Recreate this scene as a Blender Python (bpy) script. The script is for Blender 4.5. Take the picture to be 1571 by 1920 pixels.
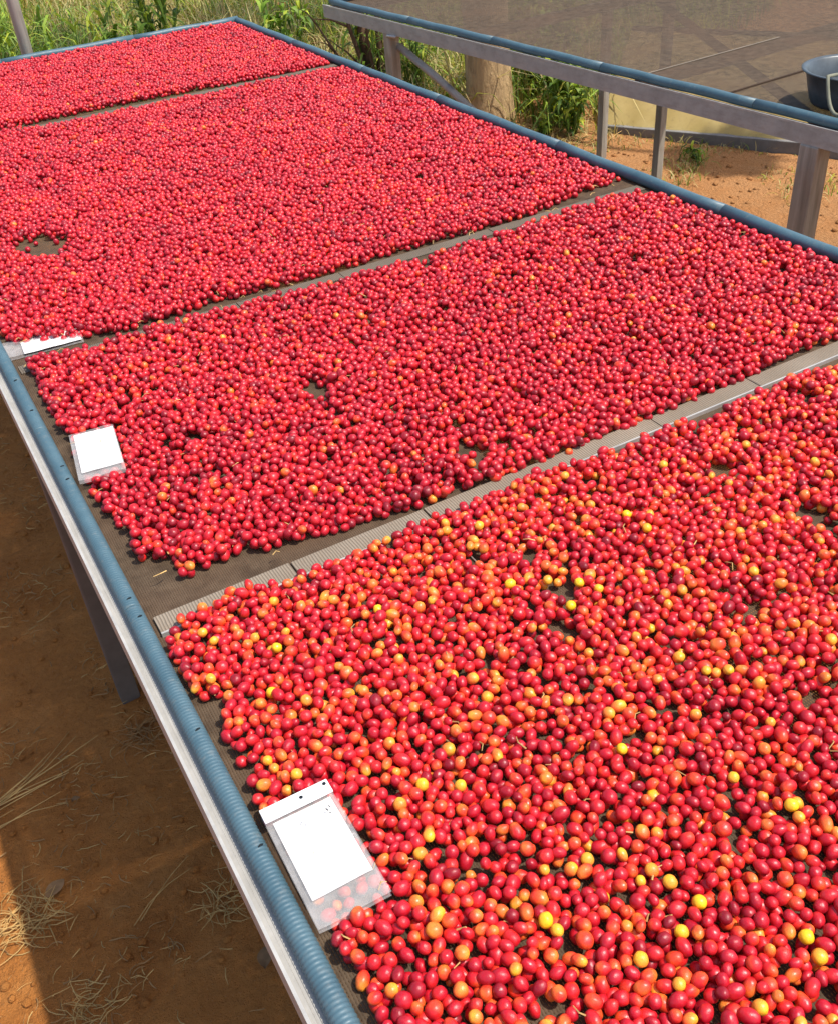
import bpy, bmesh, math, random
import numpy as np
from mathutils import Matrix, Vector, noise as mnoise

for o in list(bpy.data.objects): bpy.data.objects.remove(o)
SC = bpy.context.scene
C = SC.collection
random.seed(7); RNG = np.random.default_rng(11)

# ------------------------------------------------------------------ camera, sky, sun, exposure
cam_d = bpy.data.cameras.new('camera'); cam = bpy.data.objects.new('camera', cam_d); C.objects.link(cam)
CAM_R = np.array([[0.86396617, 0.35032267, -0.36171326], [-0.49891901, 0.49834356, -0.70903703], [-0.06813427, 0.79304963, 0.60533462]])
CAM_Z = 1.8
M4 = Matrix([list(map(float, r)) for r in CAM_R]).to_4x4(); M4.translation = (0, 0, CAM_Z)
cam.matrix_world = M4
cam_d.sensor_fit = 'HORIZONTAL'; cam_d.sensor_width = 36; cam_d.lens = 1848.2 / 1571 * 36
cam_d.clip_start = 0.05; cam_d.clip_end = 500
SC.camera = cam

SUN = Vector((0.365, -0.36, 1.0)).normalized()
world = bpy.data.worlds.new('World'); SC.world = world; world.use_nodes = True
wn = world.node_tree; wn.nodes.clear()
sky = wn.nodes.new('ShaderNodeTexSky'); sky.sky_type = 'NISHITA'; sky.sun_disc = False
sky.sun_elevation = math.asin(SUN.z); sky.sun_rotation = math.atan2(SUN.x, SUN.y)
sky.air_density = 1.0; sky.dust_density = 2.0; sky.ozone_density = 1.0
bg = wn.nodes.new('ShaderNodeBackground'); bg.inputs['Strength'].default_value = 0.15
wo = wn.nodes.new('ShaderNodeOutputWorld')
wn.links.new(sky.outputs[0], bg.inputs[0]); wn.links.new(bg.outputs[0], wo.inputs[0])
sun_d = bpy.data.lights.new('sun', 'SUN'); sun = bpy.data.objects.new('sun', sun_d); C.objects.link(sun)
sun_d.energy = 3.8; sun_d.angle = math.radians(0.9); sun_d.color = (1.0, 0.95, 0.86)
sun.rotation_euler = SUN.to_track_quat('Z', 'Y').to_euler()
SC.view_settings.view_transform = 'Standard'; SC.view_settings.look = 'None'
SC.view_settings.exposure = 0.56; SC.view_settings.gamma = 1.0; SC.view_settings.use_curve_mapping = False
try: SC.cycles.transparent_max_bounces = 10; SC.cycles.max_bounces = 7; SC.cycles.diffuse_bounces = 3; SC.cycles.glossy_bounces = 2
except Exception: pass

# ------------------------------------------------------------------ material helpers
MATS = {}
class NT:
    def __init__(s, name):
        s.m = bpy.data.materials.new(name); s.m.use_nodes = True; s.t = s.m.node_tree; s.t.nodes.clear()
        s.out = s.n('ShaderNodeOutputMaterial'); MATS[name] = s.m
    def n(s, kind, **kw):
        x = s.t.nodes.new(kind)
        for k, v in kw.items(): setattr(x, k, v)
        return x
    def l(s, a, b): s.t.links.new(a, b)
    def val(s, sock, v):
        if hasattr(v, 'is_output') or hasattr(v, 'links'): s.l(v, sock)
        else: sock.default_value = v
    def math(s, op, a, b=None, c=None, clamp=False):
        x = s.n('ShaderNodeMath', operation=op); x.use_clamp = clamp
        s.val(x.inputs[0], a)
        if b is not None: s.val(x.inputs[1], b)
        if c is not None: s.val(x.inputs[2], c)
        return x.outputs[0]
    def noise(s, scale, detail=4, rough=0.55, vec=None, dist=0):
        x = s.n('ShaderNodeTexNoise'); x.inputs['Scale'].default_value = scale; x.inputs['Detail'].default_value = detail
        x.inputs['Roughness'].default_value = rough; x.inputs['Distortion'].default_value = dist
        if vec is not None: s.l(vec, x.inputs['Vector'])
        return x.outputs['Fac']
    def ramp(s, fac, stops, interp='LINEAR'):
        x = s.n('ShaderNodeValToRGB'); cr = x.color_ramp; cr.interpolation = interp
        while len(cr.elements) < len(stops): cr.elements.new(0.5)
        for e, (p, c) in zip(cr.elements, stops):
            e.position = p; e.color = (c, c, c, 1) if isinstance(c, (int, float)) else (*c, 1)
        s.l(fac, x.inputs[0]); return x.outputs[0]
    def mix(s, fac, a, b, blend='MIX'):
        x = s.n('ShaderNodeMix', data_type='RGBA', blend_type=blend)
        s.val(x.inputs[0], fac)
        for sock, v in ((x.inputs[6], a), (x.inputs[7], b)):
            if isinstance(v, tuple): sock.default_value = (*v, 1)
            else: s.l(v, sock)
        return x.outputs[2]
    def bump(s, h, dist, strength=1.0):
        x = s.n('ShaderNodeBump'); x.inputs['Distance'].default_value = dist; x.inputs['Strength'].default_value = strength
        s.l(h, x.inputs['Height']); return x.outputs[0]
    def bsdf(s, color, rough=0.5, metal=0.0, normal=None, spec=0.5, **kw):
        x = s.n('ShaderNodeBsdfPrincipled')
        if isinstance(color, tuple): x.inputs['Base Color'].default_value = (*color, 1)
        else: s.l(color, x.inputs['Base Color'])
        s.val(x.inputs['Roughness'], rough); x.inputs['Metallic'].default_value = metal
        x.inputs['Specular IOR Level'].default_value = spec
        if normal is not None: s.l(normal, x.inputs['Normal'])
        for k, v in kw.items(): s.val(x.inputs[k], v)
        return x.outputs[0]
    def done(s, sh): s.l(sh, s.out.inputs['Surface']); return s.m
    def obj(s): return s.n('ShaderNodeTexCoord').outputs['Object']
    def geo(s): return s.n('ShaderNodeNewGeometry').outputs['Position']

def mat_soil():
    t = NT('soil'); g = t.geo()
    big = t.noise(0.9, 5, 0.6, g); mid = t.noise(7, 6, 0.65, g); fine = t.noise(60, 6, 0.7, g); grit = t.noise(260, 3, 0.7, g)
    c = t.ramp(mid, [(0.3, (0.4, 0.138, 0.03)), (0.52, (0.52, 0.195, 0.045)), (0.72, (0.58, 0.245, 0.068))])
    c = t.mix(t.ramp(big, [(0.35, 0.0), (0.7, 0.6)]), c, (0.58, 0.23, 0.058))
    c = t.mix(t.ramp(fine, [(0.42, 0.0), (0.75, 0.4)]), c, (0.3, 0.115, 0.03))
    c = t.mix(t.ramp(grit, [(0.62, 0.0), (0.72, 0.5)]), c, (0.55, 0.36, 0.2))
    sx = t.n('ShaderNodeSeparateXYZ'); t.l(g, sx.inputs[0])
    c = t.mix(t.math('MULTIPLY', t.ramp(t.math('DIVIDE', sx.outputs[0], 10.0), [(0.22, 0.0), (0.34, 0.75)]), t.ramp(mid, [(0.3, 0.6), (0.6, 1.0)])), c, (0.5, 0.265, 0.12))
    vor = t.n('ShaderNodeTexVoronoi'); vor.inputs['Scale'].default_value = 55; t.l(g, vor.inputs['Vector'])
    h = t.math('ADD', t.math('MULTIPLY', fine, 0.6), t.math('ADD', t.math('MULTIPLY', grit, 0.3), t.math('MULTIPLY', vor.outputs['Distance'], -0.25)))
    t.done(t.bsdf(c, 0.95, normal=t.bump(h, 0.03, 1.0), spec=0.15))
def mat_blade():
    t = NT('leaf_blade'); a = t.n('ShaderNodeVertexColor', layer_name='Col')
    b = t.bsdf(a.outputs[0], 0.55, spec=0.3)
    tr = t.n('ShaderNodeBsdfTranslucent'); t.l(t.mix(1.0, a.outputs[0], (1.0, 1.0, 0.55), 'MULTIPLY'), tr.inputs[0])
    m = t.n('ShaderNodeMixShader'); m.inputs[0].default_value = 0.35; t.l(b, m.inputs[1]); t.l(tr.outputs[0], m.inputs[2])
    t.done(m.outputs[0])
def mat_bark(name, c0, c1):
    t = NT(name); o = t.geo()
    mp = t.n('ShaderNodeMapping'); mp.inputs['Scale'].default_value = (1, 1, 0.3); t.l(o, mp.inputs[0])
    n1 = t.noise(30, 6, 0.7, mp.outputs[0], 0.5); n2 = t.noise(7, 4, 0.6, o)
    c = t.mix(n2, t.ramp(n1, [(0.3, c0), (0.65, c1)]), c1)
    t.done(t.bsdf(t.mix(t.ramp(n1, [(0.2, 0.8), (0.45, 0.0)]), c, (0.1, 0.06, 0.035)), 0.9, normal=t.bump(n1, 0.02, 1.0), spec=0.2))
def mat_metal():
    t = NT('galvanised'); g = t.geo()
    n1 = t.noise(18, 5, 0.6, g); n2 = t.noise(120, 4, 0.6, g)
    mp = t.n('ShaderNodeMapping'); mp.inputs['Scale'].default_value = (260, 6, 60); t.l(g, mp.inputs[0]); st = t.noise(1, 4, 0.7, mp.outputs[0])
    c = t.ramp(n1, [(0.3, (0.30, 0.285, 0.255)), (0.7, (0.42, 0.40, 0.365))])
    c = t.mix(t.ramp(st, [(0.5, 0.0), (0.75, 0.55)]), c, (0.22, 0.2, 0.17))
    c = t.mix(t.ramp(n1, [(0.6, 0.0), (0.8, 0.35)]), c, (0.3, 0.2, 0.12))
    t.done(t.bsdf(c, t.ramp(n2, [(0.3, 0.5), (0.7, 0.7)]), 0.12, t.bump(n2, 0.0008, 0.5)))
def mat_lip():
    t = NT('bright_edge'); g = t.geo(); n = t.noise(25, 5, 0.6, g)
    t.done(t.bsdf(t.ramp(n, [(0.3, (0.34, 0.325, 0.3)), (0.7, (0.5, 0.48, 0.44))]), 0.45, 0.2))
def mat_post():
    t = NT('weathered_post'); g = t.geo()
    mp = t.n('ShaderNodeMapping'); mp.inputs['Scale'].default_value = (40, 40, 3); t.l(g, mp.inputs[0])
    n1 = t.noise(1, 5, 0.65, mp.outputs[0]); n2 = t.noise(9, 5, 0.6, g)
    c = t.ramp(n1, [(0.3, (0.2, 0.185, 0.15)), (0.65, (0.4, 0.37, 0.31))])
    c = t.mix(t.ramp(n2, [(0.5, 0.0), (0.75, 0.5)]), c, (0.25, 0.16, 0.1))
    t.done(t.bsdf(c, 0.6, 0.15, t.bump(n1, 0.002, 0.5)))
def mat_pipe():
    t = NT('blue_hose'); g = t.geo()
    n1 = t.noise(14, 5, 0.6, g); n2 = t.noise(90, 5, 0.65, g)
    c = t.ramp(n1, [(0.3, (0.046, 0.096, 0.124)), (0.7, (0.072, 0.134, 0.164))])
    c = t.mix(t.ramp(n2, [(0.55, 0.0), (0.8, 0.45)]), c, (0.2, 0.2, 0.18))
    t.done(t.bsdf(c, t.ramp(n2, [(0.3, 0.38), (0.7, 0.6)]), normal=t.bump(n2, 0.0008, 0.5)))
def mat_net():
    t = NT('shade_net'); o = t.geo()
    sx = t.n('ShaderNodeSeparateXYZ')
    wob = t.n('ShaderNodeTexNoise'); wob.inputs['Scale'].default_value = 25; t.l(o, wob.inputs['Vector'])
    va = t.n('ShaderNodeVectorMath', operation='MULTIPLY_ADD'); t.l(wob.outputs['Color'], va.inputs[0]); va.inputs[1].default_value = (0.003,) * 3; t.l(o, va.inputs[2])
    t.l(va.outputs[0], sx.inputs[0])
    px = t.math('PINGPONG', sx.outputs[0], 0.0016); py = t.math('PINGPONG', sx.outputs[1], 0.0021)
    n0 = t.noise(40, 2, 0.6, o); n1 = t.noise(5, 2, 0.6, o); n2 = t.noise(400, 1, 0.6, o)
    th = t.math('MAXIMUM', t.math('GREATER_THAN', px, t.math('MULTIPLY_ADD', n2, 0.0007, -0.0001)), t.math('GREATER_THAN', py, t.math('MULTIPLY_ADD', n0, 0.001, 0.0007)))
    c = t.ramp(n0, [(0.3, (0.052, 0.034, 0.02)), (0.7, (0.105, 0.072, 0.044))])
    c = t.mix(t.ramp(n1, [(0.4, 0.0), (0.75, 0.6)]), c, (0.105, 0.062, 0.036))
    b = t.bsdf(c, 0.75, normal=t.bump(px, 0.6, 0.6), spec=0.25)
    tr = t.n('ShaderNodeBsdfTransparent')
    m = t.n('ShaderNodeMixShader'); t.l(th, m.inputs[0]); t.l(tr.outputs[0], m.inputs[1]); t.l(b, m.inputs[2])
    t.done(m.outputs[0])
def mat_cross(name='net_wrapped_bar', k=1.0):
    t = NT(name); o = t.geo(); sx = t.n('ShaderNodeSeparateXYZ')
    wob = t.n('ShaderNodeTexNoise'); wob.inputs['Scale'].default_value = 30; t.l(o, wob.inputs['Vector'])
    va = t.n('ShaderNodeVectorMath', operation='MULTIPLY_ADD'); t.l(wob.outputs['Color'], va.inputs[0]); va.inputs[1].default_value = (0.004,) * 3; t.l(o, va.inputs[2])
    t.l(va.outputs[0], sx.inputs[0])
    px = t.math('DIVIDE', t.math('PINGPONG', sx.outputs[0], 0.0021), 0.0021)
    n1 = t.noise(8, 5, 0.6, o); n2 = t.noise(150, 4, 0.6, o)
    c = t.ramp(n1, [(0.3, (0.205, 0.165, 0.12)), (0.7, (0.285, 0.235, 0.178))])
    c = t.mix(t.ramp(px, [(0.45, 0.0), (0.75, 0.75)]), c, (0.11, 0.085, 0.06))
    c = t.mix(t.ramp(n2, [(0.5, 0.0), (0.75, 0.5)]), c, (0.2, 0.15, 0.1))
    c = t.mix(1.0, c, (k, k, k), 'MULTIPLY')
    t.done(t.bsdf(c, 0.7, normal=t.bump(px, 0.001, 0.6), spec=0.3))
SSS = {'Subsurface Weight': 0.25, 'Subsurface Radius': (1.0, 0.12, 0.06), 'Subsurface Scale': 0.003}
def mat_cherry():
    t = NT('cherry_skin')
    a = t.n('ShaderNodeAttribute', attribute_type='INSTANCER', attribute_name='tint')
    oi = t.n('ShaderNodeObjectInfo'); oc = t.obj()
    off = t.n('ShaderNodeVectorMath', operation='MULTIPLY_ADD'); off.inputs[1].default_value = (1, 1, 1); t.l(oc, off.inputs[0])
    cmb = t.n('ShaderNodeCombineXYZ'); t.l(t.math('MULTIPLY', oi.outputs['Random'], 9.0), cmb.inputs[0]); t.l(t.math('MULTIPLY', oi.outputs['Random'], 23.0), cmb.inputs[2]); t.l(cmb.outputs[0], off.inputs[2])
    n1 = t.noise(80, 2, 0.5, off.outputs[0]); n2 = t.noise(520, 2, 0.65, off.outputs[0])
    # the blush of a half ripe fruit runs from one end to the other
    sx = t.n('ShaderNodeSeparateXYZ'); t.l(oc, sx.inputs[0])
    grad = t.math('MULTIPLY', sx.outputs[2], 15.0)
    amp = t.math('MULTIPLY', t.math('SUBTRACT', n1, 0.5), 0.34)
    f = t.math('ADD', a.outputs['Fac'], t.math('MULTIPLY', t.math('ADD', amp, grad), t.ramp(a.outputs['Fac'], [(0.3, 0.5), (0.55, 1.2), (0.75, 1.1), (0.92, 0.4)])), clamp=True)
    c = t.ramp(f, [(0.0, (0.14, 0.005, 0.010)), (0.16, (0.27, 0.005, 0.014)), (0.36, (0.48, 0.007, 0.02)), (0.52, (0.64, 0.018, 0.018)), (0.66, (0.72, 0.075, 0.018)), (0.8, (0.78, 0.21, 0.03)), (0.9, (0.80, 0.36, 0.03)), (1.0, (0.82, 0.52, 0.012))])
    c = t.mix(t.ramp(n2, [(0.6, 0.0), (0.8, 0.3)]), c, (0.34, 0.11, 0.06))
    t.done(t.bsdf(c, t.ramp(n2, [(0.3, 0.3), (0.75, 0.5)]), normal=t.bump(n2, 0.0007, 0.4), spec=0.5, **SSS))
    t2 = NT('cherry_scar'); t2.done(t2.bsdf((0.33, 0.2, 0.1), 0.85))
def simple(name, col, rough=0.6, metal=0.0, var=0.25, scale=20):
    t = NT(name); n = t.noise(scale, 5, 0.6, t.geo())
    d = tuple(x * (1 - var) for x in col)
    t.done(t.bsdf(t.ramp(n, [(0.3, d), (0.7, col)]), rough, metal, spec=0.5 if rough < 0.7 else 0.12))
def mat_sleeve():
    t = NT('clear_plastic'); g = t.geo(); n = t.noise(45, 4, 0.6, g)
    fil = t.bsdf((0.72, 0.7, 0.68), 0.22, normal=t.bump(n, 0.004, 0.6))
    tr = t.n('ShaderNodeBsdfTransparent'); tr.inputs[0].default_value = (0.97, 0.95, 0.93, 1)
    m = t.n('ShaderNodeMixShader'); t.l(t.ramp(n, [(0.3, 0.16), (0.7, 0.3)]), m.inputs[0]); t.l(tr.outputs[0], m.inputs[1]); t.l(fil, m.inputs[2])
    t.done(m.outputs[0])
def mat_film():
    t = NT('translucent_sheet'); g = t.geo(); n = t.noise(6, 5, 0.6, g); n2 = t.noise(40, 4, 0.6, g)
    c = t.ramp(n, [(0.3, (0.66, 0.52, 0.2)), (0.7, (0.78, 0.64, 0.3))])
    c = t.mix(t.ramp(n2, [(0.55, 0.0), (0.8, 0.4)]), c, (0.4, 0.27, 0.13))
    d = t.bsdf(c, 0.5); tr = t.n('ShaderNodeBsdfTranslucent'); t.l(c, tr.inputs[0])
    m = t.n('ShaderNodeMixShader'); m.inputs[0].default_value = 0.6; t.l(d, m.inputs[1]); t.l(tr.outputs[0], m.inputs[2])
    t.done(m.outputs[0])
simple('shaded_leg', (0.15, 0.12, 0.1), 0.7, 0.1); mat_soil(); mat_blade(); mat_bark('tree_bark', (0.15, 0.09, 0.045), (0.55, 0.37, 0.19)); mat_bark('dead_bark', (0.06, 0.035, 0.02), (0.16, 0.09, 0.055))  # leg material of the near bed: base colour darkened to paint in shade
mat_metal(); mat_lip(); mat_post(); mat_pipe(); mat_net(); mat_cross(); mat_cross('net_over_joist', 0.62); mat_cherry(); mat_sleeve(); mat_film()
simple('paper', (0.86, 0.86, 0.84), 0.7, var=0.04); simple('zip_white', (0.88, 0.88, 0.87), 0.4, var=0.05)
simple('ink', (0.09, 0.09, 0.1), 0.7); simple('ink_faint', (0.62, 0.57, 0.56), 0.7, var=0.1); simple('slit_dark', (0.015, 0.02, 0.025), 0.8)
simple('tub_plastic', (0.075, 0.09, 0.1), 0.38, var=0.4, scale=30); simple('rope_pale', (0.22, 0.22, 0.16), 0.7)
simple('straw', (0.66, 0.42, 0.16), 0.8, var=0.5, scale=8); simple('straw_dark', (0.4, 0.22, 0.09), 0.9, var=0.4, scale=12)
simple('dark_wood', (0.07, 0.045, 0.03), 0.8, var=0.4, scale=15); simple('plinth', (0.22, 0.21, 0.2), 0.8)
simple('wire_grey', (0.45, 0.42, 0.38), 0.5, 0.3); simple('dead_leaf', (0.27, 0.155, 0.075), 0.85, var=0.4, scale=60)

# ------------------------------------------------------------------ mesh helpers
class MB:
    def __init__(s): s.v = []; s.f = []
    def add(s, v, f):
        b = len(s.v); s.v.extend([tuple(map(float, p)) for p in v]); s.f.extend([tuple(i + b for i in q) for q in f])
    def box(s, a, b):
        (x0, y0, z0), (x1, y1, z1) = a, b
        s.add([(x0, y0, z0), (x1, y0, z0), (x1, y1, z0), (x0, y1, z0), (x0, y0, z1), (x1, y0, z1), (x1, y1, z1), (x0, y1, z1)],
              [(3, 2, 1, 0), (4, 5, 6, 7), (0, 1, 5, 4), (1, 2, 6, 5), (2, 3, 7, 6), (3, 0, 4, 7)])
    def tube(s, pts, radii, n=12, cap=True):
        pts = [Vector(p) for p in pts]
        if isinstance(radii, (int, float)): radii = [radii] * len(pts)
        vs = []; up = None
        for i, p in enumerate(pts):
            d = (pts[min(i + 1, len(pts) - 1)] - pts[max(i - 1, 0)]).normalized()
            if up is None:
                up = Vector((0, 0, 1)) if abs(d.z) < 0.9 else Vector((1, 0, 0))
            a = (up - d * up.dot(d)).normalized(); b = d.cross(a); up = a
            for k in range(n):
                t = 2 * math.pi * k / n; vs.append(p + (a * math.cos(t) + b * math.sin(t)) * radii[i])
        fs = []
        for i in range(len(pts) - 1):
            for k in range(n):
                k2 = (k + 1) % n; fs.append((i * n + k, i * n + k2, (i + 1) * n + k2, (i + 1) * n + k))
        if cap: fs.append(tuple(range(n - 1, -1, -1))); fs.append(tuple(range((len(pts) - 1) * n, len(pts) * n)))
        s.add(vs, fs)
    def prism(s, prof, p0, p1, side, up=Vector((0, 0, 1))):
        # profile of (u, v) swept from p0 to p1; u along side, v along up
        p0, p1, side = Vector(p0), Vector(p1), Vector(side); n = len(prof)
        vs = [p0 + side * u + up * v for u, v in prof] + [p1 + side * u + up * v for u, v in prof]
        fs = [(i, (i + 1) % n, n + (i + 1) % n, n + i) for i in range(n)] + [tuple(range(n - 1, -1, -1)), tuple(range(n, 2 * n))]
        s.add(vs, fs)
    def mesh(s, name, mat, smooth=False, bevel=0):
        me = bpy.data.meshes.new(name); me.from_pydata(s.v, [], s.f); me.materials.append(MATS[mat])
        bm = bmesh.new(); bm.from_mesh(me); bmesh.ops.recalc_face_normals(bm, faces=bm.faces)
        if bevel: bmesh.ops.bevel(bm, geom=bm.edges[:], offset=bevel, segments=2, affect='EDGES', profile=0.5)
        bm.to_mesh(me); bm.free()
        if smooth: me.polygons.foreach_set('use_smooth', [True] * len(me.polygons))
        me.update(); return me
    def build(s, name, mat, parent=None, smooth=False, bevel=0):
        o = bpy.data.objects.new(name, s.mesh(name, mat, smooth, bevel)); C.objects.link(o)
        if parent is not None: set_parent(o, parent)
        return o
def set_parent(o, p):
    o.parent = p
    m = Matrix.Identity(4); q = p
    while q is not None: m = q.matrix_basis.copy() @ m if False else (q.matrix_basis @ m); q = None if q.parent is None else q.parent
    o.matrix_parent_inverse = Matrix.Identity(4); o.matrix_basis = m.inverted() @ o.matrix_basis
def tag(o, label=None, cat=None, group=None, kind=None):
    if label: o['label'] = label
    if cat: o['category'] = cat
    if group: o['group'] = group
    if kind: o['kind'] = kind
    return o
def thing(name, label, cat, loc=(0, 0, 0), group=None):
    o = bpy.data.objects.new(name, None); C.objects.link(o); o.location = loc; o.empty_display_size = 0.1
    bpy.context.view_layer.update() if False else None
    o.matrix_basis = Matrix.Translation(loc)
    return tag(o, label, cat, group)
def np_mesh(name, verts, faces_quads, mat, colors=None, smooth=False):
    me = bpy.data.meshes.new(name); nv = len(verts); nf = len(faces_quads); k = faces_quads.shape[1]
    me.vertices.add(nv); me.vertices.foreach_set('co', verts.astype(np.float32).ravel())
    me.loops.add(nf * k); me.loops.foreach_set('vertex_index', faces_quads.astype(np.int32).ravel())
    me.polygons.add(nf); me.polygons.foreach_set('loop_start', np.arange(0, nf * k, k, dtype=np.int32))
    if colors is not None:
        at = me.color_attributes.new('Col', 'FLOAT_COLOR', 'POINT'); at.data.foreach_set('color', np.c_[colors, np.ones(nv)].astype(np.float32).ravel())
    me.materials.append(MATS[mat])
    if smooth: me.polygons.foreach_set('use_smooth', np.ones(nf, dtype=bool))
    me.update(calc_edges=True); me.validate(); return me
def link(name, me, parent=None):
    o = bpy.data.objects.new(name, me); C.objects.link(o)
    if parent is not None: set_parent(o, parent)
    return o
def sstep(a, b, x):
    t = min(1, max(0, (x - a) / (b - a))); return t * t * (3 - 2 * t)
def gz(x, y):
    z = -0.06 * sstep(1.1, 3.3, x)
    z += 0.05 * (mnoise.noise((x * 0.5, y * 0.5, 0.3))) + 0.02 * mnoise.noise((x * 2.1, y * 2.1, 4.3))
    return z + 0.0 if x > -0.1 or True else z

# ------------------------------------------------------------------ ground
def axis(lo, hi, a, b, step):
    mid = list(np.arange(a, b, step)); left = []; x = a; s = step
    while x > lo: s *= 1.35; x -= s; left.append(x)
    right = []; x = b; s = step
    while x < hi: right.append(x); s *= 1.35; x += s
    return np.array(left[::-1] + mid + right)
xs = axis(-80, 90, -0.9, 5.5, 0.035); ys = axis(-60, 120, -0.3, 7.0, 0.035)
gv = np.zeros((len(ys), len(xs), 3))
for j, y in enumerate(ys):
    for i, x in enumerate(xs):
        near = 1.0 if (-1.2 < x < 6 and -1 < y < 8) else 0.0
        gv[j, i] = (x, y, gz(x, y) + (near * (0.008 * mnoise.noise((x * 9, y * 9, 1.0)) + 0.005 * mnoise.noise((x * 23, y * 23, 7.0)))))
nx, ny = len(xs), len(ys)
idx = np.arange(nx * ny).reshape(ny, nx)
gf = np.stack([idx[:-1, :-1], idx[:-1, 1:], idx[1:, 1:], idx[1:, :-1]], -1).reshape(-1, 4)
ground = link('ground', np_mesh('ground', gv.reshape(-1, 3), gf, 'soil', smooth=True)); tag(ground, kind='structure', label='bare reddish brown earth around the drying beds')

# ------------------------------------------------------------------ drying beds
TZ = 0.92          # net height
PR = 0.0125        # hose radius
def hose(p0, p1, parent, ribbed, seg_len=0.62, gap=0.0015):
    PR = 0.0125 if ribbed else 0.0145
    p0, p1 = Vector(p0), Vector(p1); L = (p1 - p0).length; d = (p1 - p0) / L
    n = max(1, round(L / seg_len)); edges = [0]
    for i in range(1, n): edges.append(L * i / n + random.uniform(-0.05, 0.05))
    edges.append(L)
    for a, b in zip(edges[:-1], edges[1:]):
        a2, b2 = a + gap / 2, b - gap / 2
        m = MB()
        if ribbed:
            per = 0.0052; k = max(2, int((b2 - a2) / per)); pts = []; rr = []
            for i in range(k):
                t = a2 + (b2 - a2) * i / k; s = (b2 - a2) / k
                for q, r in ((0.0, 0.93), (0.25, 0.985), (0.5, 1.01), (0.75, 0.985)):
                    pts.append(p0 + d * (t + s * q)); rr.append(PR * r)
            pts.append(p0 + d * b2); rr.append(PR * 0.93)
            m.tube(pts, rr, 14)
        else:
            k = max(3, int((b2 - a2) / 0.08)); pts = [p0 + d * (a2 + (b2 - a2) * i / k) + Vector((0, 0, 0.0012 * math.sin(i * 1.7 + a * 9))) for i in range(k + 1)]
            m.tube(pts, [PR * 1.04] + [PR] * (k - 1) + [PR * 1.04], 16)
        m.build('edge_hose', 'blue_hose', parent, smooth=True)
def rail(p0, p1, out, parent):
    # folded steel channel: flat flange under the hose, raised lip outside, fascia below
    prof = [(0.009, -0.001), (0.016, -0.001), (0.0165, -0.0022), (0.0195, -0.0022), (0.02, -0.001), (0.0245, -0.001), (0.0245, 0.0022), (0.0275, 0.0022), (0.0275, -0.052), (0.0, -0.052), (0.0, -0.049), (0.0245, -0.049), (0.0245, -0.005), (0.009, -0.005)]
    m = MB(); m.prism(prof, p0, p1, out); m.build('side_rail', 'galvanised', parent)
    m = MB(); m.prism([(0.0248, 0.0027), (0.0282, 0.0027), (0.0282, -0.003), (0.0277, -0.003), (0.0277, 0.0024), (0.0248, 0.0024)], p0, p1, out); m.build('rail_lip', 'bright_edge', parent)
def leg(x, y, parent, w=0.05, rz=0.0, mat='weathered_post'):
    z0 = gz(x, y) - 0.06
    m = MB(); h = w / 2; m.box((-h, -h, z0), (h, h, TZ - 0.053)); o = m.build('leg', mat, None, bevel=0.004)
    o.matrix_basis = Matrix.Translation((x, y, 0)) @ Matrix.Rotation(rz, 4, 'Z'); set_parent(o, parent); return o
def net(x0, x1, y0, y1, name, parent, xf=None):
    gx = np.linspace(x0, x1, 40); gy = np.linspace(y0, y1, 110); v = np.zeros((110, 40, 3))
    for j, y in enumerate(gy):
        for i, x in enumerate(gx):
            v[j, i] = (x, y, TZ - 0.0008 + 0.0007 * mnoise.noise((x * 6, y * 6, 2)))
    v = v.reshape(-1, 3)
    id_ = np.arange(len(v)).reshape(110, 40)
    f = np.stack([id_[:-1, :-1], id_[:-1, 1:], id_[1:, 1:], id_[1:, :-1]], -1).reshape(-1, 4)
    me = np_mesh(name, v, f, 'shade_net', smooth=True); o = link(name, me)
    if xf is not None: o.matrix_basis = xf
    set_parent(o, parent); return o

XL, XR, YF, YN = 0.0995, 1.662, 4.64, -0.75
bed = thing('drying_bed', 'long raised drying bed with blue hose edging covered in red cherries', 'drying bed', ((XL + XR) / 2, 2.0, 0))
PZ = TZ + 0.0045; PZ2 = TZ + 0.0125
hose((XL, YN, PZ), (XL, YF - 0.02, PZ), bed, True)
hose((XR, YN, PZ2), (XR, YF - 0.02, PZ2), bed, False)
hose((XL - 0.01, YF, PZ2), (XR + 0.01, YF, PZ2), bed, False)
hose((XL - 0.01, YN - 0.02, PZ2), (XR + 0.01, YN - 0.02, PZ2), bed, False)
RZ = TZ - 0.001
rail((XL, YN - 0.02, RZ), (XL, YF + 0.03, RZ), (-1, 0, 0), bed)
rail((XR, YF + 0.03, RZ), (XR, YN - 0.02, RZ), (1, 0, 0), bed)
rail((XL + 0.021, YF, RZ), (XR - 0.021, YF, RZ), (0, 1, 0), bed)
rail((XR - 0.021, YN - 0.02, RZ), (XL + 0.021, YN - 0.02, RZ), (0, -1, 0), bed)
net(XL - 0.004, XR + 0.004, YN, YF, 'net', bed)
for y in (-0.42, 1.868, 4.15):
    for x in (XL + 0.006, XR - 0.006): leg(x, y, bed, 0.046, mat='shaded_leg')
# bar that parts the nearest lot from the next: laid over the net in five lengths
cuts = [XL + 0.018, 0.317, 0.532, 0.958, 1.172, XR - 0.018]
for a, b in zip(cuts[:-1], cuts[1:]):
    m = MB(); m.box((a + 0.0012, 0.994, TZ - 0.02), (b - 0.0012, 1.030, TZ + 0.004 + random.uniform(0, 0.0008))); m.build('crossbar', 'net_wrapped_bar', bed, bevel=0.0012)
m = MB(); m.box((XL + 0.019, 0.9905, TZ - 0.012), (XR - 0.019, 0.9936, TZ + 0.0062)); m.build('crossbar_lip', 'bright_edge', bed)
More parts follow.
